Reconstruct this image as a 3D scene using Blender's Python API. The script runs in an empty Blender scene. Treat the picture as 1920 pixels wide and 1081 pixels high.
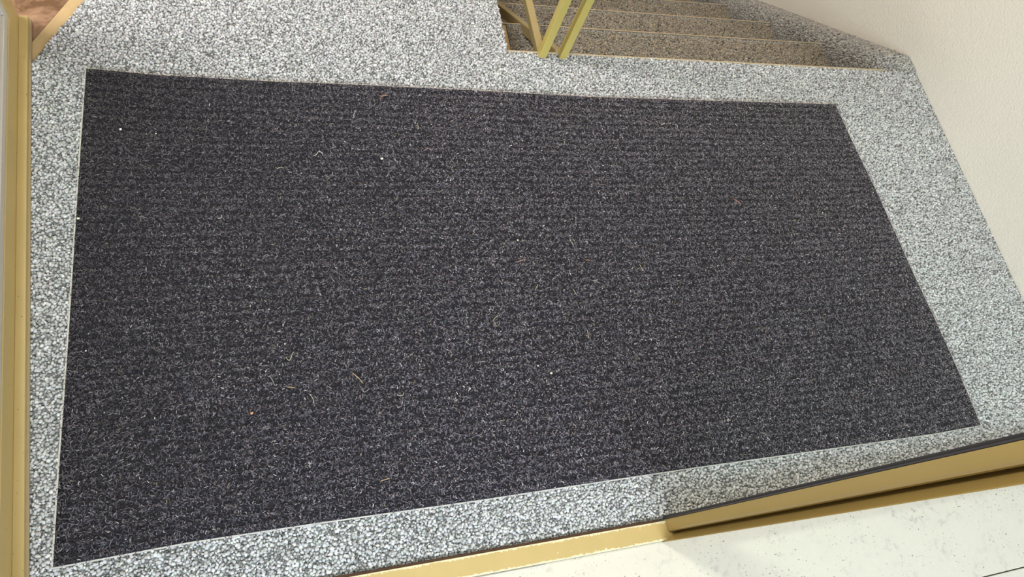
import bpy, bmesh, math, random
import numpy as np
from mathutils import Matrix, Vector

S = bpy.context.scene
COL = S.collection
random.seed(7)
RNG = np.random.default_rng(11)

# ------------------------------------------------------------------ camera
CAM_H = 1.34
RM = [[0.948478, -0.173068, 0.265401], [-0.055204, -0.915094, -0.399444], [0.311998, 0.364212, -0.8775]]
cam_d = bpy.data.cameras.new('camera')
cam_d.sensor_width = 36.0
cam_d.lens = 36.0 * 1333.0 / 1920.0
cam_d.clip_start = 0.01
cam = bpy.data.objects.new('camera', cam_d)
COL.objects.link(cam)
r, d, f = (Vector(v).normalized() for v in RM)
rot = Matrix((r, -d, -f)).transposed().to_4x4()
cam.matrix_world = Matrix.Translation((0, 0, CAM_H)) @ rot
S.camera = cam

# ------------------------------------------------------------------ light
wd = bpy.data.worlds.new('world'); S.world = wd; wd.use_nodes = True
wb = wd.node_tree.nodes['Background']
wb.inputs['Color'].default_value = (0.80, 0.92, 1.0, 1)
wb.inputs['Strength'].default_value = 0.55


def area(name, loc, target, size, size_y, power, color):
    l = bpy.data.lights.new(name, 'AREA'); l.shape = 'RECTANGLE'
    l.size = size; l.size_y = size_y; l.energy = power; l.color = color
    o = bpy.data.objects.new(name, l); COL.objects.link(o)
    o.location = loc
    o.rotation_euler = (Vector(target) - Vector(loc)).to_track_quat('-Z', 'Y').to_euler()
    return o


area('outdoor_daylight', (0.3, -2.3, 1.75), (0.6, 0.8, 0.0), 2.6, 1.0, 92, (0.86, 0.95, 1.0))  # added area light standing in for soft daylight outside the door
area('porch_light', (0.5, -0.8, 2.25), (0.5, -0.3, 0.0), 1.6, 0.4, 6, (1.0, 0.97, 0.90))
area('stair_lamp', (1.5, 2.7, 1.9), (1.15, 1.6, -0.5), 0.5, 0.5, 9, (1.0, 0.66, 0.36))
area('hall_lamp', (-0.9, 1.3, 2.3), (0.9, 0.9, 0.3), 0.5, 0.5, 66, (1.0, 0.93, 0.86))

S.view_settings.view_transform = 'Standard'
S.view_settings.look = 'None'
S.view_settings.gamma = 1.0
S.view_settings.use_curve_mapping = False
S.view_settings.exposure = 0.0


# ------------------------------------------------------------------ helpers
def put(o, label=None, cat=None, group=None, kind=None):
    if label: o['label'] = label
    if cat: o['category'] = cat
    if group: o['group'] = group
    if kind: o['kind'] = kind
    return o


def mesh_obj(name, bm, mat, parent=None, smooth=False):
    me = bpy.data.meshes.new(name)
    bm.normal_update()
    bm.to_mesh(me); bm.free()
    if mat: me.materials.append(mat)
    if smooth:
        for p in me.polygons: p.use_smooth = True
    o = bpy.data.objects.new(name, me); COL.objects.link(o)
    if parent: o.parent = parent
    return o


def empty(name, loc=(0, 0, 0), rz=0.0, parent=None):
    o = bpy.data.objects.new(name, None); COL.objects.link(o)
    o.location = loc; o.rotation_euler = (0, 0, rz)
    if parent: o.parent = parent
    return o


def box(bm, x0, x1, y0, y1, z0, z1, bev=0.0, M=None):
    vs = [bm.verts.new((x, y, z)) for z in (z0, z1) for y in (y0, y1) for x in (x0, x1)]
    fs = [(0, 2, 3, 1), (4, 5, 7, 6), (0, 1, 5, 4), (2, 6, 7, 3), (0, 4, 6, 2), (1, 3, 7, 5)]
    faces = [bm.faces.new([vs[i] for i in q]) for q in fs]
    if bev > 0:
        eds = list({e for fc in faces for e in fc.edges})
        r = bmesh.ops.bevel(bm, geom=eds, offset=bev, segments=2, affect='EDGES', profile=0.5)
        vs = list({v for fc in r['faces'] for v in fc.verts} | {v for v in vs if v.is_valid})
    if M is not None:
        bmesh.ops.transform(bm, matrix=M, verts=[v for v in vs if v.is_valid])
    return vs


def box_obj(name, dims, mat, parent=None, bev=0.0):
    bm = bmesh.new(); box(bm, *dims, bev=bev)
    return mesh_obj(name, bm, mat, parent)


def prism(bm, poly, z0, z1):
    a = [bm.verts.new((x, y, z0)) for x, y in poly]
    b = [bm.verts.new((x, y, z1)) for x, y in poly]
    n = len(poly)
    bm.faces.new(b); bm.faces.new(a[::-1])
    for i in range(n):
        bm.faces.new((a[i], a[(i + 1) % n], b[(i + 1) % n], b[i]))


def beam(bm, p0, p1, wx, wy, bev=0.0015, up=(0, 0, 1)):
    """square section bar from p0 to p1"""
    p0 = Vector(p0); p1 = Vector(p1); dz = (p1 - p0)
    L = dz.length; dz.normalize()
    side = Vector(up).cross(dz)
    if side.length < 1e-4: side = Vector((1, 0, 0))
    side.normalize(); u = dz.cross(side)
    M = Matrix((side, u, dz)).transposed().to_4x4(); M.translation = p0
    box(bm, -wx / 2, wx / 2, -wy / 2, wy / 2, 0, L, bev, M)


def tube(bm, pts, rad, seg=6):
    rings = []
    n = len(pts)
    for i, p in enumerate(pts):
        p = Vector(p)
        t = (Vector(pts[min(i + 1, n - 1)]) - Vector(pts[max(i - 1, 0)])).normalized()
        s = t.cross(Vector((0, 0, 1)))
        if s.length < 1e-5: s = Vector((1, 0, 0))
        s.normalize(); u = s.cross(t)
        rr = rad * (0.55 if i in (0, n - 1) else 1.0)
        rings.append([bm.verts.new(p + s * math.cos(a) * rr + u * math.sin(a) * rr)
                      for a in [2 * math.pi * k / seg for k in range(seg)]])
    for a, b in zip(rings, rings[1:]):
        for k in range(seg):
            bm.faces.new((a[k], a[(k + 1) % seg], b[(k + 1) % seg], b[k]))
    bm.faces.new(rings[0][::-1]); bm.faces.new(rings[-1])


# ------------------------------------------------------------------ materials
class NT:
    def __init__(s, name, rough=0.6, metal=0.0, spec=0.5, sheen=0.0, coat=0.0):
        m = bpy.data.materials.new(name); m.use_nodes = True
        s.m = m; s.t = m.node_tree; s.b = s.t.nodes['Principled BSDF']
        s.b.inputs['Roughness'].default_value = rough
        s.b.inputs['Metallic'].default_value = metal
        s.b.inputs['Specular IOR Level'].default_value = spec
        s.b.inputs['Sheen Weight'].default_value = sheen
        s.b.inputs['Coat Weight'].default_value = coat
        s.tc = s.t.nodes.new('ShaderNodeTexCoord')

    def n(s, kind, **kw):
        nd = s.t.nodes.new(kind)
        for k, v in kw.items():
            if k in nd.inputs: nd.inputs[k].default_value = v
            else: setattr(nd, k, v)
        return nd

    def l(s, a, b): s.t.links.new(a, b)

    def noise(s, scale, detail=3, rough=0.55, dist=0.0, vec=None):
        nd = s.n('ShaderNodeTexNoise', Scale=scale, Detail=detail, Roughness=rough, Distortion=dist)
        s.l(vec or s.tc.outputs['Object'], nd.inputs['Vector']); return nd.outputs['Fac']

    def ramp(s, fac, stops, interp='LINEAR'):
        r = s.t.nodes.new('ShaderNodeValToRGB'); r.color_ramp.interpolation = interp
        els = r.color_ramp.elements
        while len(els) < len(stops): els.new(0.5)
        for e, (p, c) in zip(els, stops):
            e.position = p; e.color = (*c, 1) if len(c) == 3 else c
        s.l(fac, r.inputs['Fac']); return r.outputs['Color']

    def mix(s, fac, a, b, mode='MIX'):
        nd = s.t.nodes.new('ShaderNodeMix'); nd.data_type = 'RGBA'; nd.blend_type = mode
        for sock, v in ((nd.inputs['Factor'], fac), (nd.inputs['A'], a), (nd.inputs['B'], b)):
            pass
        ia = [i for i in nd.inputs if i.type == 'RGBA']
        for sock, v in ((nd.inputs[0], fac), (ia[0], a), (ia[1], b)):
            if isinstance(v, (int, float)): sock.default_value = v
            elif isinstance(v, tuple): sock.default_value = (*v, 1)
            else: s.l(v, sock)
        return [o for o in nd.outputs if o.type == 'RGBA'][0]

    def math(s, op, a, b=0.0):
        nd = s.t.nodes.new('ShaderNodeMath'); nd.operation = op
        for sock, v in ((nd.inputs[0], a), (nd.inputs[1], b)):
            if isinstance(v, (int, float)): sock.default_value = v
            else: s.l(v, sock)
        return nd.outputs[0]

    def color(s, v):
        if isinstance(v, tuple): s.b.inputs['Base Color'].default_value = (*v, 1)
        else: s.l(v, s.b.inputs['Base Color'])
        return s

    def bump(s, h, strength=0.3, dist=0.002):
        b = s.n('ShaderNodeBump', Strength=strength, Distance=dist)
        s.l(h, b.inputs['Height']); s.l(b.outputs['Normal'], s.b.inputs['Normal']); return s


def mat_carpet(name, scale=1.0, dark=1.0):
    """needle felt: pale curled nodules between dark curling lines"""
    k = NT(name, rough=0.95, spec=0.1, sheen=0.1)
    warp = k.n('ShaderNodeTexNoise', Scale=140 * scale, Detail=2)
    k.l(k.tc.outputs['Object'], warp.inputs['Vector'])
    sub = k.n('ShaderNodeVectorMath', operation='MULTIPLY_ADD')
    k.l(warp.outputs['Color'], sub.inputs[0]); sub.inputs[1].default_value = (.006, .006, .006)
    k.l(k.tc.outputs['Object'], sub.inputs[2])
    v = k.n('ShaderNodeTexVoronoi', Scale=170 * scale, feature='DISTANCE_TO_EDGE'); k.l(sub.outputs[0], v.inputs['Vector'])
    c = k.n('ShaderNodeTexVoronoi', Scale=170 * scale); k.l(sub.outputs[0], c.inputs['Vector'])
    base = k.ramp(k.noise(260 * scale, 3, .7), [(.36, (.05 * dark, .05 * dark, .055 * dark)), (.48, (.26 * dark, .27 * dark, .27 * dark)), (.64, (.62 * dark, .64 * dark, .64 * dark))])
    edge = k.ramp(v.outputs['Distance'], [(.0, (.16, .16, .17)), (.14, (1, 1, 1))])
    k.color(k.mix(1.0, base, edge, 'MULTIPLY'))
    k.bump(v.outputs['Distance'], .7, .004)
    return k.m


def mat_attr(name, rough=.9, sheen=.2, spec=.15):
    k = NT(name, rough=rough, sheen=sheen, spec=spec)
    a = k.n('ShaderNodeAttribute', attribute_name='Col')
    k.color(a.outputs['Color'])
    return k.m


def mat_ochre(name, col=(.56, .43, .185), rough=.38):
    k = NT(name, rough=rough, spec=.5)
    n = k.noise(9, 4)
    base = k.mix(n, tuple(c * .90 for c in col), tuple(min(1, c * 1.07) for c in col))
    spots = k.ramp(k.noise(230, 2, .5), [(.70, (0, 0, 0)), (.74, (1, 1, 1))])
    base = k.mix(spots, base, (.16, .10, .04))
    k.color(base)
    k.bump(k.noise(60, 2), .05, .001)
    return k.m


def mat_threshold():
    """ochre paint chipped to pale primer along both long edges (object y 0..0.036)"""
    k = NT('threshold_paint', rough=.35)
    sx = k.n('ShaderNodeSeparateXYZ'); k.l(k.tc.outputs['Object'], sx.inputs[0])
    e = k.math('ABSOLUTE', k.math('SUBTRACT', sx.outputs['Y'], .018))
    n = k.noise(210, 4, .65)
    n2 = k.noise(22, 2, .5)
    w = k.math('ADD', e, k.math('ADD', k.math('MULTIPLY', k.math('SUBTRACT', n, .5), .012), k.math('MULTIPLY', k.math('SUBTRACT', n2, .5), .006)))
    chip = k.ramp(k.math('MULTIPLY', w, 50), [(.73, (0, 0, 0)), (.76, (1, 1, 1))])
    base = k.mix(k.noise(12, 3), (.51, .38, .155), (.60, .45, .20))
    pale = k.mix(n, (.86, .80, .58), (.72, .64, .38))
    sp = k.ramp(k.noise(120, 2, .5), [(.72, (0, 0, 0)), (.74, (1, 1, 1))])
    k.color(k.mix(sp, k.mix(chip, base, pale), (.86, .80, .60)))
    return k.m


def mat_plain(name, col, rough=.5, metal=0.0, nscale=20, amt=.08, bump=0.0, bscale=200, spec=.5):
    k = NT(name, rough=rough, metal=metal, spec=spec)
    k.color(k.mix(k.noise(nscale, 4), tuple(c * (1 - amt) for c in col), tuple(min(1, c * (1 + amt)) for c in col)))
    if bump: k.bump(k.noise(bscale, 3), bump, .002)
    return k.m


def mat_marble():
    k = NT('pale_stone', rough=.42, spec=.4)
    a = k.ramp(k.noise(16, 6, .62, .6), [(.47, (.72, .675, .595)), (.62, (.57, .545, .49)), (.74, (.42, .405, .37))])
    m = k.ramp(k.noise(70, 4, .6), [(.48, (0, 0, 0)), (.66, (1, 1, 1))])
    a = k.mix(m, (.70, .66, .575), a)
    sp = k.ramp(k.noise(210, 2, .5, .4), [(.66, (0, 0, 0)), (.71, (1, 1, 1))])
    gate = k.ramp(k.noise(14, 2), [(.42, (0, 0, 0)), (.56, (1, 1, 1))])
    a = k.mix(k.mix(1.0, sp, gate, 'MULTIPLY'), a, (.17, .17, .15))
    k.color(a); k.bump(k.noise(90, 4), .12, .001)
    return k.m


def mat_brown_stone():
    k = NT('brown_stone', rough=.22, spec=.6)
    a = k.ramp(k.noise(11, 6, .6, 1.2), [(.36, (.16, .09, .05)), (.52, (.36, .22, .14)), (.66, (.46, .31, .21))])
    w = k.ramp(k.noise(34, 5, .6, .8), [(.62, (0, 0, 0)), (.70, (1, 1, 1))])
    k.color(k.mix(w, a, (.52, .38, .29)))
    return k.m


def mat_plaster():
    k = NT('white_plaster', rough=.85, spec=.2)
    k.color(k.mix(k.noise(5, 3), (.84, .80, .74), (.88, .85, .80)))
    k.bump(k.noise(150, 4, .65), .55, .005)
    return k.m


def mat_glass():
    m = bpy.data.materials.new('thin_glass'); m.use_nodes = True; t = m.node_tree
    t.nodes.clear()
    o = t.nodes.new('ShaderNodeOutputMaterial'); tr = t.nodes.new('ShaderNodeBsdfTransparent')
    tr.inputs['Color'].default_value = (.88, .93, .90, 1)
    g = t.nodes.new('ShaderNodeBsdfGlossy'); g.inputs['Roughness'].default_value = .03
    lw = t.nodes.new('ShaderNodeLayerWeight'); pw = t.nodes.new('ShaderNodeMath'); pw.operation = 'POWER'; pw.inputs[1].default_value = 5.0
    fr = t.nodes.new('ShaderNodeMath'); fr.operation = 'MULTIPLY_ADD'; fr.inputs[1].default_value = .9; fr.inputs[2].default_value = .04
    t.links.new(lw.outputs['Facing'], pw.inputs[0]); t.links.new(pw.outputs[0], fr.inputs[0])
    mx = t.nodes.new('ShaderNodeMixShader')
    t.links.new(fr.outputs[0], mx.inputs[0]); t.links.new(tr.outputs[0], mx.inputs[1]); t.links.new(g.outputs[0], mx.inputs[2])
    t.links.new(mx.outputs[0], o.inputs[0])
    return m


M_CARP = mat_carpet('grey_carpet')
M_LOOP = mat_attr('carpet_loop', rough=.9, sheen=.15)
M_OCHRE = mat_ochre('ochre_paint')
M_JAMB = mat_plain('ochre_gloss', (.40, .275, .095), .24, nscale=6, amt=.08)
M_RAIL = mat_ochre('yellow_rail_paint', (.62, .50, .15), .42)
M_RAIL_DIM = mat_ochre('shaded_rail_paint', (.34, .27, .125), .45)  # same yellow paint, browned in colour for the stairwell light on bottom rails
M_THR = mat_threshold()
M_ALU = mat_plain('aluminium', (.66, .64, .60), .5, .3)
M_SEAL = mat_plain('rubber_seal', (.035, .03, .035), .5)
M_MARB = mat_marble()
M_STONE = mat_brown_stone()
M_TAN = mat_plain('tan_stone', (.52, .38, .20), .45, nscale=30, amt=.2)
M_NOSE = mat_plain('nosing_edge', (.46, .38, .26), .6, nscale=60, amt=.15)
M_WALL = mat_plaster()
M_CONC = mat_plain('concrete', (.30, .26, .21), .9, bump=.2)
M_GLASS = mat_glass()
M_DARK = mat_plain('shade_mortar_brown', (.10, .05, .03), .7)  # dark brown shared by the threshold's painted shadow strip and the mortar

# ------------------------------------------------------------------ setting
YF = 0.045          # inner line of the entrance facade
YE = 1.207          # top stair edge
XL, XR = 0.585, 1.800   # stair well left side, inner side of the carpeted stringer
XW = 1.925          # right wall
dg = lambda y: -0.445 + 0.5124 * (y - 1.125)   # diagonal end of the carpet

floor_poly = [(-.9, YF), (XW, YF), (XW, 1.267), (XL, 1.267), (XL, 2.3), (dg(2.3), 2.3), (-.9, .237)]
bm = bmesh.new()
prism(bm, [(-.9, YF), (XW, YF), (XW, YE), (XL, YE), (XL, 2.3), (dg(2.3), 2.3), (-.9, .237)], -.16, -.004)
fl = mesh_obj('floor', bm, M_CARP)
put(fl, 'pale grey speckled needle felt carpet covering the landing around the dark mat', 'carpet', kind='structure')


def in_poly(px, py, poly):
    c = np.zeros(len(px), bool); n = len(poly)
    for i in range(n):
        x0, y0 = poly[i]; x1, y1 = poly[(i + 1) % n]
        k = ((y0 > py) != (y1 > py)) & (px < (x1 - x0) * (py - y0) / (y1 - y0 + 1e-12) + x0)
        c ^= k
    return c


MAT_TOP = [(-0.352, 1.104), (-0.212, 1.093), (0.001, 1.087), (0.234, 1.085), (0.488, 1.080), (0.767, 1.072), (1.078, 1.072), (1.557, 1.073)]
MAT_BOT = [(-0.360, .129), (-0.166, .136), (0.047, .1355), (0.336, .132), (0.554, .132), (0.795, .131), (1.207, .126), (1.458, .124), (1.596, .127)]
MAT_LEFT = [(.129, -.3597), (.30, -.359), (.446, -.357), (.535, -.3563), (.738, -.3554), (.917, -.3542), (1.104, -.3520)]
MAT_RIGHT = [(.127, 1.596), (.27, 1.5965), (.398, 1.592), (.549, 1.583), (.775, 1.5755), (.949, 1.562), (1.073, 1.557)]
mat_poly = MAT_BOT + [(x, y) for y, x in MAT_RIGHT] + MAT_TOP[::-1] + [(x, y) for y, x in MAT_LEFT[::-1]]


def mesh_from_np(name, co, quads, cols, mat, smooth=True, tris=None):
    me = bpy.data.meshes.new(name)
    nq = 0 if quads is None else len(quads); nt = 0 if tris is None else len(tris)
    me.vertices.add(len(co)); me.vertices.foreach_set('co', co.astype(np.float32).ravel())
    loops = []
    if nq: loops.append(quads.ravel())
    if nt: loops.append(tris.ravel())
    loops = np.concatenate(loops).astype(np.int32)
    me.loops.add(len(loops)); me.loops.foreach_set('vertex_index', loops)
    me.polygons.add(nq + nt)
    st = np.concatenate([np.arange(nq) * 4, nq * 4 + np.arange(nt) * 3]).astype(np.int32)
    me.polygons.foreach_set('loop_start', st)
    me.polygons.foreach_set('use_smooth', np.full(nq + nt, smooth))
    me.update(calc_edges=True)
    if cols is not None:
        a = me.attributes.new('Col', 'FLOAT_COLOR', 'POINT')
        a.data.foreach_set('color', np.c_[cols, np.ones(len(cols))].astype(np.float32).ravel())
    me.materials.append(mat)
    o = bpy.data.objects.new(name, me); COL.objects.link(o)
    return o


def loops_patch(name, x0, x1, y0, y1, z, poly, hole, sp, parent, tf=None, tone=(.97, .985, 1.03)):
    nx = int((x1 - x0) / sp); ny = int((y1 - y0) / (sp * .9))
    gx, gy = np.meshgrid(np.arange(nx), np.arange(ny))
    px = x0 + (gx + .5 * (gy % 2) + .5).ravel() * sp; py = y0 + (gy.ravel() + .5) * sp * .9
    px = px + RNG.uniform(-.42, .42, px.size) * sp; py = py + RNG.uniform(-.42, .42, px.size) * sp
    k = in_poly(px, py, poly)
    if hole is not None: k &= ~in_poly(px, py, hole)
    px, py = px[k], py[k]; n = px.size
    a = RNG.uniform(0, 2 * np.pi, n)
    ra = sp * RNG.uniform(.42, .80, n); rb = ra * RNG.uniform(.55, .95, n)
    h = sp * RNG.uniform(.30, .72, n)
    rings = [(1.0, -.25), (.80, .62)]
    co = np.zeros((n, 13, 3))
    for j, (rr, hh) in enumerate(rings):
        for q in range(6):
            t = q * np.pi / 3 + j * .5
            ux = np.cos(t) * ra * rr * RNG.uniform(.85, 1.15, n); uy = np.sin(t) * rb * rr * RNG.uniform(.85, 1.15, n)
            co[:, j * 6 + q, 0] = px + ux * np.cos(a) - uy * np.sin(a)
            co[:, j * 6 + q, 1] = py + ux * np.sin(a) + uy * np.cos(a)
            co[:, j * 6 + q, 2] = z + hh * h
    co[:, 12] = np.c_[px, py, z + h]
    quads = [[q, (q + 1) % 6, 6 + (q + 1) % 6, 6 + q] for q in range(6)]
    tris = [[6 + q, 6 + (q + 1) % 6, 12] for q in range(6)]
    off = (np.arange(n) * 13)[:, None, None]
    Q = (np.array(quads)[None] + off).reshape(-1, 4); T = (np.array(tris)[None] + off).reshape(-1, 3)
    v = RNG.choice([.20, .42, .55, .65, .78], n, p=[.06, .14, .32, .33, .15]) * RNG.uniform(.85, 1.12, n)
    tint = np.array([.985, 1.0, 1.005])[None] + RNG.normal(0, .02, (n, 3))
    c = np.clip(v[:, None] * tint * np.array(tone)[None], .02, .88)
    cv = np.repeat(c[:, None, :], 13, 1); cv[:, :6] *= .62  # crevice shade and dark backing yarn put into the colour of nodule bases
    co = co.reshape(-1, 3)
    if tf is not None: co = tf(co)
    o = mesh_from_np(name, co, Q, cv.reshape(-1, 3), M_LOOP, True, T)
    o.parent = parent; o['kind'] = 'stuff'
    return o


land_poly = [(-.47, YF + .004), (XW - .001, YF + .004), (XW - .001, YE), (XL, YE), (XL, 1.75), (dg(1.75), 1.75), (dg(1.08), 1.08)]
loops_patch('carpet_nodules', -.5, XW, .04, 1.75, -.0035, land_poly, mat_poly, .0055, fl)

# stone floor beyond the diagonal end of the carpet
sf = empty('floor_hall')
put(sf, 'polished brown stone floor beyond the diagonal carpet end at the open door', 'floor', kind='structure')
w_ = .031
bm = bmesh.new()
prism(bm, [(dg(.237), .237), (dg(2.3), 2.3), (dg(2.3) - w_, 2.3 + w_ * .0), (dg(.237) - w_, .237)], -.16, -.006)
mesh_obj('border_strip', bm, M_TAN, sf)
bm = bmesh.new()
prism(bm, [(-2.2, .237), (dg(.237) - w_ - .001, .237), (dg(2.3) - w_ - .001, 2.3), (-2.2, 2.3)], -.16, -.0065)
mesh_obj('stone_slab', bm, M_STONE, sf)

# right wall, back walls, ceiling
wr = box_obj('wall_right', (XW, XW + .15, -.0, 4.2, -2.0, 2.5), M_WALL)
put(wr, 'rough white plastered wall rising beside the landing carpet', 'wall', kind='structure')
wbk = box_obj('wall_back', (-2.2, XW + .15, 4.2, 4.35, -2.0, 2.5), M_WALL)
put(wbk, 'white plaster wall at the far end of the stairwell', 'wall', kind='structure')
wl = box_obj('wall_left', (-2.35, -2.2, .05, 4.2, -.16, 2.5), M_WALL)
put(wl, 'white plaster wall left of the stone floored hall', 'wall', kind='structure')
ce = box_obj('ceiling', (-2.2, XW, .05, 4.2, 2.5, 2.6), M_WALL)
put(ce, 'white ceiling above the landing', 'ceiling', kind='structure')
bm = bmesh.new()
box(bm, -2.2, XL, 2.3, 4.2, -.16, -.005)
fb = mesh_obj('floor_back', bm, M_CARP)
put(fb, 'grey carpet floor continuing past the stairwell', 'carpet', kind='structure')
box_obj('slab_edge', (XL - .02, XL, YE, 4.2, -2.0, -.01), M_CONC, fl)

# ------------------------------------------------------------------ stairs
st = empty('staircase', (XL, YE, 0))
put(st, 'grey carpeted straight stair descending from the landing edge beside the white wall', 'stairs', kind='structure')
NS = 9
for k in range(1, NS + 1):
    z = -.17 * k
    y0 = 1.211 + .25 * (k - 1) - XL * 0
    s = box_obj('step', (XL, XW, y0, 1.211 + .25 * k - .003, z - .17, z - .006), M_CONC, None)
    s.parent = st; s.matrix_parent_inverse = Matrix.Translation((-XL, -YE, 0))
    bm = bmesh.new()
    box(bm, .67, XL + 1.215, y0, 1.211 + .25 * k - .004, z - .006, z, .0)
    t = mesh_obj('tread_carpet', bm, M_CARP, s)
    bm = bmesh.new()
    box(bm, XL, XL + 1.215, 1.211 + .25 * k - .0035, 1.211 + .25 * k + .0005, z - .03, z + .0015, .0008)
    mesh_obj('nosing', bm, M_NOSE, s)
    mesh_obj('riser_carpet', (lambda b: (box(b, .67, XL + 1.215, y0 - .003, y0 + .003, z, z + .14), b)[1])(bmesh.new()), M_CARP, s)
    box_obj('bare_tread_end', (XL, .67, y0, 1.211 + .25 * k - .004, z - .006, z - .003), M_TAN, s)
bm = bmesh.new()
box(bm, XL, XL + 1.215, YE - .002, YE + .003, -.04, -.001, .001)
mesh_obj('landing_nosing', bm, M_NOSE, None).parent = fl
# stringer: sloping carpeted cheek between treads and wall, edge rounded
bm = bmesh.new()
prof = [(XW, 0.0), (1.865, 0.0), (1.840, -.006), (1.8195, -.019), (1.806, -.038), (1.800, -.062), (1.797, -.26)]
ys = [1.207, 1.267] + [1.267 + .25 * i for i in range(1, 10)]
rings = []
for y in ys:
    z = 0.0 if y <= 1.267 else -.68 * (y - 1.267)
    z = min(z, -.0005)
    rings.append([bm.verts.new((x, y, z + dz)) for x, dz in prof])
for a, b in zip(rings, rings[1:]):
    for i in range(len(prof) - 1):
        bm.faces.new((a[i], b[i], b[i + 1], a[i + 1]))
sg = mesh_obj('stringer', bm, M_CARP, None, True)
sg.parent = st; sg.matrix_parent_inverse = Matrix.Translation((-XL, -YE, 0))
# nodules on the visible upper part of the stairs
tread_polys = []
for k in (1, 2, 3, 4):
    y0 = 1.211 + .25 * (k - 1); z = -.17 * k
    o = loops_patch('tread_nodules', .672, XL + 1.213, y0, y0 + .243, z, [(.672, y0), (XL + 1.213, y0), (XL + 1.213, y0 + .243), (.672, y0 + .243)], None, .0066, st, None, (.56, .49, .39))  # same carpet, stairwell dimness and warm light tinted into the nodule colour
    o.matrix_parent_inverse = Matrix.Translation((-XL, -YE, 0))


def cheek_tf(co):      # wrap the patch (x = distance from the wall) over the rounded cheek
    c = co.copy()
    sx, h = co[:, 0], co[:, 2]
    flat = .060; R = .065; arc = R * math.pi / 2
    a = np.clip((sx - flat) / R, 0, math.pi / 2)
    dn = np.maximum(sx - flat - arc, 0)
    c[:, 0] = XW - np.minimum(sx, flat) - (R + h) * np.sin(a)
    c[:, 2] = -R + (R + h) * np.cos(a) - dn - .001
    c[:, 2] += np.where(co[:, 1] > 1.267, -.68 * (co[:, 1] - 1.267), 0)
    return c


o = loops_patch('stringer_nodules', 0.0, .36, YE - .004, 2.2, .0, [(0.002, YE - .004), (.36, YE - .004), (.36, 2.2), (0.002, 2.2)], None, .0062, st, cheek_tf, (.78, .77, .76))  # landing carpet again, stairwell shade put into a darker nodule tone
o.matrix_parent_inverse = Matrix.Translation((-XL, -YE, 0))
lf = box_obj('floor_lower', (XL, XW, 1.211 + .25 * NS, 4.2, -2.0, -.17 * NS - .17), M_CARP)
put(lf, 'grey carpeted lower landing at the foot of the stair', 'carpet', kind='structure')

# ------------------------------------------------------------------ railings
def railing_post(parent, x, h):
    bm = bmesh.new(); beam(bm, (x, 1.200, -.004), (x, 1.200, h), .020, .020, .0015, (0, 1, 0))
    return mesh_obj('post', bm, M_RAIL, parent)


g1 = empty('stair_railing', (.675, 1.2, 0))
put(g1, 'yellow painted metal well guard with left post and level bottom rail', 'railing')
g2 = empty('stair_railing', (.731, 1.2, 0))
put(g2, 'yellow painted metal stair railing with right post and descending bottom rail', 'railing')
for g, x, s in ((g1, .675, 0.0), (g2, .731, -.68)):
    inv = Matrix.Translation((-x, -1.2, 0))
    p = railing_post(g, x, .95); p.matrix_parent_inverse = inv
    L = 2.2
    bm = bmesh.new()
    wz = .028 if s else .020
    zo = -.010 if not s else -.006
    xb = x if not s else x - .007
    beam(bm, (xb, 1.205, zo), (xb, 1.205 + L, zo + s * L), .020, wz)
    o = mesh_obj('bottom_rail', bm, M_RAIL_DIM, g); o.matrix_parent_inverse = inv
    bm = bmesh.new()
    beam(bm, (x, 1.19, .95), (x, 1.205 + L, .95 + s * L), .04, .03, .004)
    o = mesh_obj('handrail', bm, M_RAIL, g); o.matrix_parent_inverse = inv
    for i in range(1, 15):
        yy = 1.2 + i * .15
        if i < 4 : continue
        bm = bmesh.new()
        beam(bm, (x, yy, zo + s * (yy - 1.205)), (x, yy, .94 + s * (yy - 1.205)), .014, .014, .001, (0, 1, 0))
        o = mesh_obj('baluster', bm, M_RAIL, g); o.matrix_parent_inverse = inv
    bm = bmesh.new(); box(bm, x - .022, x + .022, YE + .0005, YE + .006, -.09, -.03, .001)
    o = mesh_obj('fixing_plate', bm, M_RAIL, g); o.matrix_parent_inverse = inv
    bm = bmesh.new(); box(bm, x - .009, x + .009, 1.2, YE + .004, -.07, .0, .001)
    o = mesh_obj('post_foot', bm, M_RAIL, g); o.matrix_parent_inverse = inv

# ------------------------------------------------------------------ threshold, jamb, sidelight
th = empty('trim_1', (-.75, .004, 0))
put(th, 'ochre painted metal door threshold with pale chipped edges beside the white stone sill', 'threshold', kind='structure')
bm = bmesh.new(); box(bm, 0, 1.48, 0.0, .036, -.03, .0065, .0012)
mesh_obj('threshold_bar', bm, M_THR, th)
bm = bmesh.new(); box(bm, 0, 1.19, -.0048, -.0022, -.0045, .0010, .0005)
put(mesh_obj('metal_edge', bm, M_ALU, th), 'thin bare metal strip')
bm = bmesh.new(); box(bm, 0, 1.44, .0365, .0405, -.03, -.001, .0006)
mesh_obj('threshold_shade_line', bm, M_DARK, th)  # dark strip standing in for the threshold's shadow on the carpet

door_frame = empty('door_frame', (.69, .02, 0))
put(door_frame, 'glossy ochre metal door jamb rising from the right end of the threshold', 'door frame', kind='structure')
inv = Matrix.Translation((-.69, -.02, 0))
SH = -.0127


def extr(profile, z0, z1, name, mat, parent, close=True):
    bm = bmesh.new()
    a = [bm.verts.new((x, y + SH * z0, z0)) for x, y in profile]
    b = [bm.verts.new((x, y + SH * z1, z1)) for x, y in profile]
    n = len(profile)
    for i in range(n):
        bm.faces.new((a[i], a[(i + 1) % n], b[(i + 1) % n], b[i]))
    bm.faces.new(a[::-1]); bm.faces.new(b)
    bmesh.ops.recalc_face_normals(bm, faces=bm.faces)
    o = mesh_obj(name, bm, mat, parent)
    return o


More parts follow.
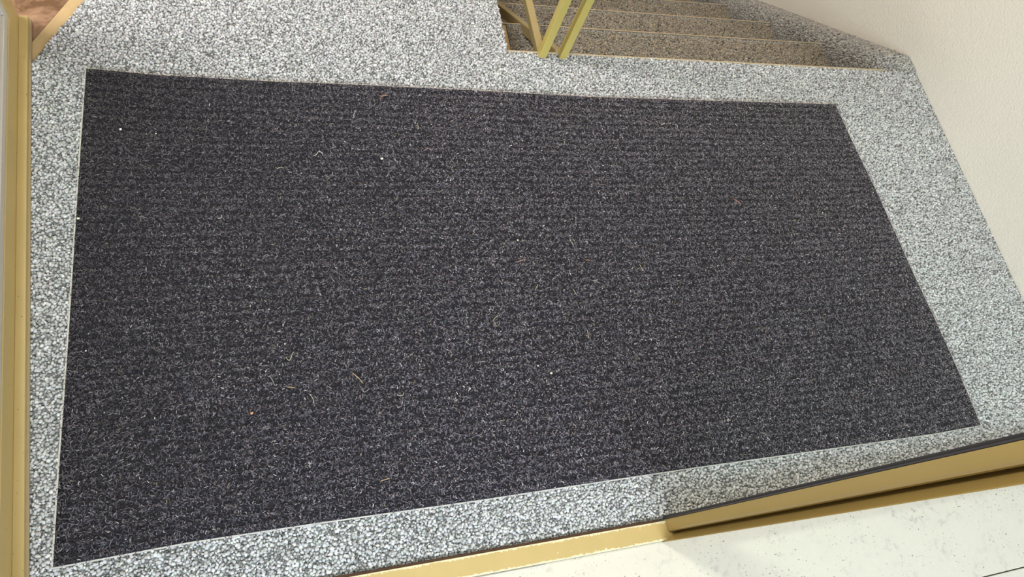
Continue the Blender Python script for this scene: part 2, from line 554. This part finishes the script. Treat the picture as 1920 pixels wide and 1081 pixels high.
o = extr([(.6850, .0015), (.6855, .0030), (.7200, .0175), (.7040, .0182), (.7000, .0200), (.6990, .0240), (.6990, .042), (.745, .042), (.745, .0015)], 0.0, 2.1, 'jamb', M_JAMB, door_frame); o.matrix_parent_inverse = inv
o = extr([(.700, .0425), (.699, .0450), (.7005, .0465), (.7005, .0490), (.720, .0490), (.720, .0425)], 0.0, 2.1, 'rubber_seal', M_SEAL, door_frame); o.matrix_parent_inverse = inv
o = extr([(-.43, .002), (-.385, .002), (-.385, .042), (-.43, .042)], 0.0, 2.1, 'jamb', M_JAMB, door_frame); o.matrix_parent_inverse = inv
bm = bmesh.new(); box(bm, -.43, .745, -.026, .016, 2.1, 2.15); o = mesh_obj('lintel', bm, M_JAMB, door_frame); o.matrix_parent_inverse = inv

sl = empty('window_1', (1.3, .02, 0))
put(sl, 'fixed glass sidelight with low ochre bottom rail right of the doorway', 'window', kind='structure')
inv = Matrix.Translation((-1.3, -.02, 0))
for nm, dims, m in (('bottom_rail', (.7455, XW, .004, .040, -.004, .052), M_JAMB), ('top_rail', (.7455, XW, .004, .040, 2.06, 2.10), M_JAMB),
                    ('pane', (.7455, XW, .019, .024, .052, 2.06), M_GLASS)):
    o = box_obj(nm, dims, m, sl, 0); o.matrix_parent_inverse = inv

wf = empty('wall_front', (0, .02, 0))
put(wf, 'white plaster entrance wall around the glazed doorway', 'wall', kind='structure')
for i, dims in enumerate([(-2.2, -.435, -.02, .05, -.1, 2.5), (-.435, XW, -.02, .05, 2.155, 2.5)]):
    o = box_obj('wall_panel', dims, M_WALL, wf); o.matrix_parent_inverse = Matrix.Translation((0, -.02, 0))

# ------------------------------------------------------------------ outdoor stone sill
os_ = empty('floor_porch', (0.6, -.1, 0))
put(os_, 'weathered pale cream stone sill outside the ochre threshold', 'sill', kind='structure')
inv = Matrix.Translation((-.6, .1, 0))
for dims in ((-1.6, 2.6, -.188, .0036, -.06, -.001), (-1.6, 2.6, -.6, -.191, -.07, -.004), (-1.6, 2.6, -1.02, -.603, -.07, -.004)):
    bm = bmesh.new(); box(bm, *dims, bev=.0012)
    o = mesh_obj('stone_slab', bm, M_MARB, os_); o.matrix_parent_inverse = inv
bm = bmesh.new(); box(bm, -1.6, 2.6, -1.0, -.01, -.09, -.071)
o = mesh_obj('mortar_bed', bm, M_DARK, os_); o.matrix_parent_inverse = inv

# ------------------------------------------------------------------ open door leaf
# local axes: x = out of the leaf face towards the mat, y = along the leaf, z up
yaw = math.atan2(.0600, 1.0)
dl = empty('door_1', (-.3925, .10, 0), yaw)
put(dl, 'open glazed door leaf with ochre painted metal frame standing left of the mat', 'door', kind='structure')
LL = 1.128
fx = -.0165
bm = bmesh.new(); box(bm, fx - .001, .0045, -.05, LL - .004, -.002, .0025, .001)
mesh_obj('door_sweep', bm, mat_plain('shaded_sweep', (.34, .27, .15), .6), dl)  # shadow at the foot of the flange put into this strip's darker colour
bm = bmesh.new(); box(bm, fx, -.0005, -.05, LL, -.0005, .009, .0012)
put(mesh_obj('sill_flange', bm, M_OCHRE, dl), 'lighter ochre flange along the foot of the leaf')
bm = bmesh.new(); box(bm, fx - .045, fx, -.05, LL - .002, .004, .060, .001)
mesh_obj('bottom_rail', bm, M_OCHRE, dl)
for (a, b) in ((LL - .050, LL), (-.05, .01)):
    bm = bmesh.new(); box(bm, fx - .045, fx + .0003, a, b, .0605, 2.05, .001)
    mesh_obj('stile', bm, M_OCHRE, dl)
bm = bmesh.new(); box(bm, fx - .045, fx, .0105, LL - .0505, 2.0, 2.05, .001)
mesh_obj('top_rail', bm, M_OCHRE, dl)
for nm, dims in (('glazing_bead', (fx - .012, fx - .002, .0105, LL - .0505, .0605, .0795)), ('glazing_bead', (fx - .012, fx - .002, LL - .068, LL - .0505, .0805, 2.0)),
                 ('glazing_bead', (fx - .012, fx - .002, .0105, .028, .0805, 2.0))):
    bm = bmesh.new(); box(bm, *dims, bev=.001); put(mesh_obj(nm, bm, M_ALU, dl), 'grey metal glazing bead')
M_BRT = mat_plain('bright_metal', (.74, .72, .68), .28, .5)
for dims in ((fx - .016, fx - .007, .0105, LL - .0505, .0800, .104), (fx - .016, fx - .007, LL - .092, LL - .0685, .1045, 2.0)):
    bm = bmesh.new(); box(bm, *dims, bev=.001)
    put(mesh_obj('glazing_profile', bm, M_BRT, dl), 'bright silvery glazing profile')
bm = bmesh.new(); box(bm, fx - .024, fx - .018, .010, LL - .05, .06, 2.0)
mesh_obj('pane', bm, M_GLASS, dl)
bm = bmesh.new()
tube(bm, [(fx, LL - .02, 1.02), (fx + .045, LL - .02, 1.02), (fx + .05, LL - .03, 1.02), (fx + .05, LL - .14, 1.02)], .009, 8)
mesh_obj('handle', bm, M_ALU, dl, True)

# ------------------------------------------------------------------ the mat
RP = .0186   # rib pitch
NX, NYR, SUB = 90, 51, 5
yb = lambda x: np.interp(x, [p[0] for p in MAT_BOT], [p[1] for p in MAT_BOT])
yt = lambda x: np.interp(x, [p[0] for p in MAT_TOP], [p[1] for p in MAT_TOP])
xl_ = lambda y: np.interp(y, [p[0] for p in MAT_LEFT], [p[1] for p in MAT_LEFT])
xr_ = lambda y: np.interp(y, [p[0] for p in MAT_RIGHT], [p[1] for p in MAT_RIGHT])


def mat_xy(u, v, inset=0.0):
    xlin = xl_(.129 + v * .96) * (1 - u) + xr_(.129 + v * .96) * u
    y0 = yb(xlin); y1 = yt(xlin)
    return xlin, y0 + (y1 - y0) * v


mt = empty('door_mat', (.6, .6, 0))
put(mt, 'large rectangular charcoal ribbed entrance mat lying on the pale grey carpet', 'mat')
inv = Matrix.Translation((-.6, -.6, 0))
# rubber backing with a thin pale rim
us = np.linspace(0, 1, 120)
bm = bmesh.new()
out = []
outline = [mat_xy(u, 0) for u in np.linspace(0, 1, 60)] + [mat_xy(1, v) for v in np.linspace(0, 1, 40)[1:]] + \
          [mat_xy(u, 1) for u in np.linspace(1, 0, 60)[1:]] + [mat_xy(0, v) for v in np.linspace(1, 0, 40)[1:-1]]
outline = [(.6 + (float(x) - .6) * 1.0012, .6 + (float(y) - .6) * 1.0028) for x, y in outline]
prism(bm, outline, -.0035, -.0005)
M_RIM = mat_plain('mat_backing', (.62, .60, .58), .6)
bk = mesh_obj('backing', bm, M_RIM, mt); bk.matrix_parent_inverse = inv
bk['label'] = 'thin pale backing rim'


def rib_h(v, u):
    ph = v * NYR
    return .0012 + .0030 * np.abs(np.sin(np.pi * ph)) ** .7


U = np.linspace(.0008, .9992, NX); V = np.linspace(.0012, .9988, NYR * SUB)
uu, vv = np.meshgrid(U, V)
X, Y = mat_xy(uu, vv)
Z = rib_h(vv, uu)
edge = (uu < .002) | (uu > .998) | (vv < .002) | (vv > .998)
Z = np.where(edge, -.0004, Z)
co = np.c_[X.ravel(), Y.ravel(), Z.ravel()]
i = np.arange(len(V) - 1)[:, None] * NX + np.arange(NX - 1)[None]
Q = np.stack([i, i + 1, i + NX + 1, i + NX], -1).reshape(-1, 4)
k = NT('mat_ground', rough=.95, spec=.05, sheen=.1)
k.color(k.ramp(k.noise(420, 3, .7), [(.38, (.006, .006, .008)), (.6, (.035, .033, .042))]))
rg = mesh_from_np('ribbed_ground', co, Q, None, k.m)
rg.parent = mt; rg.matrix_parent_inverse = inv

# pile fibres
NFIB = 240000
fu = RNG.uniform(.0015, .9985, NFIB); fv = RNG.uniform(.002, .998, NFIB)
ph = (fv * NYR) % 1.0
keep = RNG.random(NFIB) < (.42 + .58 * np.sin(np.pi * ph))
fu, fv = fu[keep], fv[keep]; n = fu.size
bx, by = mat_xy(fu, fv); bz = rib_h(fv, fu) - .0004
ang = RNG.uniform(0, 2 * np.pi, n); L = RNG.uniform(.0028, .0072, n); W = RNG.uniform(.0007, .0016, n)
bend = RNG.uniform(-1.3, 1.3, n); lift = RNG.uniform(.0006, .0028, n)
co = np.zeros((n, 6, 3))
cx, cy, a = bx.copy(), by.copy(), ang.copy()
for j in range(3):
    hz = bz + lift * (0, 1.0, .55)[j]
    sx, sy = -np.sin(a) * W / 2, np.cos(a) * W / 2
    tw = RNG.uniform(-.0005, .0005, n)
    co[:, 2 * j] = np.c_[cx + sx, cy + sy, hz + tw]; co[:, 2 * j + 1] = np.c_[cx - sx, cy - sy, hz - tw]
    cx = cx + np.cos(a) * L / 2; cy = cy + np.sin(a) * L / 2; a = a + bend
# keep fibres inside the outline
c_ = np.array([1.0])
Q = (np.array([[0, 1, 3, 2], [2, 3, 5, 4]])[None] + (np.arange(n) * 6)[:, None, None]).reshape(-1, 4)
pal = np.array([[.012, .012, .017], [.040, .036, .050], [.085, .078, .100], [.14, .130, .158], [.080, .098, .125], [.135, .10, .115], [.24, .23, .25], [.42, .41, .41], [.17, .145, .10]])
ci = RNG.choice(len(pal), n, p=[.20, .22, .22, .14, .06, .06, .07, .012, .018])
c = pal[ci] * RNG.uniform(1.05, 1.95, n)[:, None] * np.array([1.0, .975, 1.035])
# sheen falloff painted into the fibres: pile colour darkens towards the left end
left_dim = 1 - .62 * np.clip((.42 - bx) / .75, 0, 1) ** 1.0 * np.clip(.62 + .5 * (by - .25), .5, 1.0)
c = c * left_dim[:, None]
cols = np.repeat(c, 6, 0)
M_FIB = mat_attr('mat_fibre', .6, .7, .4)
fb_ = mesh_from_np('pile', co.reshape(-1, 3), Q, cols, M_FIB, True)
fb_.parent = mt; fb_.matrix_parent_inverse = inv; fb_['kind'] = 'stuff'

# ------------------------------------------------------------------ litter on the mat
M_L = {'white': mat_plain('white_lint', (.80, .80, .76), .7), 'cream': mat_plain('cream_fibre', (.66, .60, .44), .7),
       'straw': mat_plain('straw', (.55, .38, .20), .7), 'orange': mat_plain('orange_straw', (.60, .30, .16), .7),
       'pink': mat_plain('pinkish_fibre', (.50, .36, .33), .7), 'grey': mat_plain('pale_grey_fibre', (.42, .42, .43), .7)}
LITTER = [
    ('crumb', 'white', ((-0.2826, 0.9488), 0.0028), 'small white crumb on the black upper left part of the mat'),
    ('crumb', 'white', ((-0.2185, 0.9395), 0.0015), "tiny white speck right of the crumb in the mat's upper left"),
    ('crumb', 'white', ((-0.3482, 0.7471), 0.0028), 'bright white crumb touching the left edge of the mat'),
    ('thread', 'white', [(0.0865, 0.8868), (0.0932, 0.8882), (0.0971, 0.8964), (0.1028, 0.8977), (0.1057, 0.8923)], 'curled white fibre at upper left of the mat, above the short straight one'),
    ('thread', 'cream', [(0.0111, 0.8537), (0.0177, 0.8576), (0.024, 0.8576)], 'short pale stalk lying flat below the curled white fibre'),
    ('thread', 'white', [(0.1819, 0.9869), (0.1815, 0.9956), (0.1855, 1.0015), (0.1862, 1.0087)], 'squiggly white fibre near the top edge of the mat, leftmost there'),
    ('thread', 'cream', [(0.3177, 0.9681), (0.3238, 0.9682), (0.3243, 0.9624), (0.3213, 0.9579)], 'hooked cream fibre near the top edge of the mat, right of the squiggly one'),
    ('crumb', 'white', ((0.2322, 0.8804), 0.0032), 'white lump of lint on the upper middle of the mat'),
    ('thread', 'cream', [(0.2365, 0.8339), (0.2402, 0.8366), (0.2432, 0.842)], 'short cream stalk just below the white lump of lint'),
    ('thread', 'pink', [(0.3274, 0.9004), (0.3341, 0.9048), (0.3406, 0.9077), (0.3447, 0.902)], 'faint pinkish fibre on the mat right of the white lump'),
    ('thread', 'cream', [(0.6726, 0.9193), (0.6757, 0.927), (0.6767, 0.9316)], 'short cream fibre standing out near the top middle of the mat'),
    ('thread', 'grey', [(0.5798, 0.8372), (0.5823, 0.83), (0.5835, 0.8227)], 'thin grey fibre below the short cream one at top middle of the mat'),
    ('straw_stalk', 'orange', [(0.2462, 1.0475), (0.2549, 1.0493), (0.2636, 1.0511)], "short brown twig close to the mat's top edge"),
    ('straw_stalk', 'orange', [(1.1014, 0.7603), (1.1092, 0.7556), (1.1176, 0.7477)], 'orange straw stalk alone on the right half of the mat'),
    ('thread', 'white', [(-0.106, 0.7404), (-0.1021, 0.7391), (-0.0981, 0.7414), (-0.098, 0.7474)], 'small curled white fibre on the dark left third of the mat'),
    ('thread', 'cream', [(0.0067, 0.4425), (0.0092, 0.4359), (0.0129, 0.4335), (0.016, 0.4385), (0.0185, 0.4478), (0.0215, 0.4496)], 'U-shaped cream fibre on the lower left of the mat'),
    ('thread', 'grey', [(-0.0262, 0.4061), (-0.0225, 0.4057), (-0.0192, 0.3983), (-0.0159, 0.3888)], 'looped grey fibre below the U-shaped one'),
    ('straw_stalk', 'straw', [(0.0054, 0.3835), (0.0119, 0.3819), (0.0193, 0.3801)], 'short thick straw stalk beneath the U-shaped fibre'),
    ('crumb', 'orange', ((-0.0573, 0.3413), 0.0028), 'orange-brown crumb on the lower left of the mat'),
    ('crumb', 'white', ((-0.3254, 0.483), 0.0014), 'tiny white speck near the left edge, below its middle'),
    ('straw_stalk', 'straw', [(0.1256, 0.3987), (0.1319, 0.3917), (0.1374, 0.3859), (0.1426, 0.3769)], 'long slanting straw needle on the lower middle of the mat'),
    ('thread', 'white', [(0.2176, 0.4104), (0.2192, 0.4059), (0.2198, 0.4026)], 'short white fibre upper right of the long straw needle'),
    ('thread', 'grey', [(0.1416, 0.3665), (0.1428, 0.358), (0.148, 0.3606), (0.1544, 0.3652)], 'V-shaped grey fibre just below the long straw needle'),
    ('thread', 'cream', [(0.2042, 0.3474), (0.21, 0.3447), (0.2162, 0.3451), (0.2178, 0.3502)], 'curved cream fibre right of the V-shaped one'),
    ('thread', 'cream', [(0.0441, 0.3663), (0.0493, 0.3586), (0.0514, 0.3482)], 'bent pale fibre between the thick straw stalk and the V-shaped fibre'),
    ('crumb', 'white', ((0.0062, 0.468), 0.0015), 'tiny white speck above the U-shaped fibre'),
    ('crumb', 'cream', ((0.5248, 0.3602), 0.0028), 'pale seed-like crumb in the lower middle of the mat'),
    ('crumb', 'white', ((0.4991, 0.3787), 0.0019), 'small white speck upper left of the pale seed-like crumb'),
    ('thread', 'cream', [(0.433, 0.4947), (0.4226, 0.4882), (0.4204, 0.4824), (0.4236, 0.4739)], 'S-shaped cream fibre at the centre of the mat'),
    ('thread', 'cream', [(0.6254, 0.4474), (0.6241, 0.4366), (0.6247, 0.428)], "slim upright cream fibre right of the mat's centre"),
    ('thread', 'cream', [(0.6308, 0.665), (0.6355, 0.6567), (0.6377, 0.6485)], "bent cream fibre above the mat's centre, upper right of the others"),
    ('straw_stalk', 'orange', [(0.6606, 0.6113), (0.6648, 0.6124), (0.6697, 0.6108)], "tiny orange stalk right above the mat's centre"),
    ('straw_stalk', 'orange', [(0.4978, 0.6152), (0.5056, 0.6174), (0.5122, 0.6196)], 'faint orange stalk left of the tiny orange one'),
    ('crumb', 'cream', ((0.5089, 0.6683), 0.0022), 'cream crumb above the faint orange stalk'),
    ('thread', 'cream', [(0.5251, 0.5462), (0.5302, 0.5535), (0.5351, 0.5595)], "straight pale fibre slanting up at the mat's centre"),
    ('thread', 'cream', [(0.6134, 0.5447), (0.6154, 0.5369), (0.619, 0.5303)], 'pale fibre slanting down, right of the straight central one'),
    ('thread', 'cream', [(0.7909, 0.5955), (0.7924, 0.586), (0.7943, 0.5778)], "pale fibre beside a pinkish bit right of the mat's centre"),
    ('thread', 'pink', [(0.7785, 0.58), (0.784, 0.5851), (0.7884, 0.5862)], 'tiny pinkish bit touching the pale fibre right of centre'),
    ('thread', 'grey', [(0.6588, 0.5639), (0.6682, 0.5595), (0.6788, 0.555)], "long thin grey fibre lying flat right of the mat's centre"),
    ('straw_stalk', 'straw', [(0.1574, 0.1917), (0.1652, 0.1926), (0.174, 0.1942)], "short straw stalk near the mat's bottom edge"),
    ('crumb', 'white', ((0.4697, 0.2423), 0.0014), 'tiny white speck near the bottom middle of the mat'),
]


def crumb_mesh(size):
    bm = bmesh.new()
    bmesh.ops.create_icosphere(bm, subdivisions=1, radius=size)
    for v in bm.verts:
        v.co *= random.uniform(.75, 1.2); v.co.z *= .6; v.co.x *= 1.15
    return bm


for kind, mk, pts, label in LITTER:
    z0 = .0058
    if kind == 'crumb':
        (x, y), s = pts
        o = mesh_obj('crumb', crumb_mesh(s), M_L[mk], None, False); o.location = (x, y, z0)
        put(o, label, 'crumb')
    else:
        r_ = .00045 if kind == 'thread' else .0007
        ax, ay = pts[0]
        loc = [(x - ax, y - ay) for x, y in pts]
        # smooth the polyline
        P = [Vector((x, y, 0)) for x, y in loc]
        for _ in range(2):
            if len(P) > 2:
                q = [P[0]]
                for a_, b_ in zip(P, P[1:]): q += [a_.lerp(b_, .25), a_.lerp(b_, .75)]
                q.append(P[-1]); P = q
        m_ = len(P) - 1
        P = [(p.x, p.y, .0004 + .0012 * math.sin(math.pi * i / m_)) for i, p in enumerate(P)]
        bm = bmesh.new(); tube(bm, P, r_, 6)
        o = mesh_obj('thread' if kind == 'thread' else 'straw_stalk', bm, M_L[mk], None, True); o.location = (ax, ay, z0)
        put(o, label, 'thread' if kind == 'thread' else 'straw')
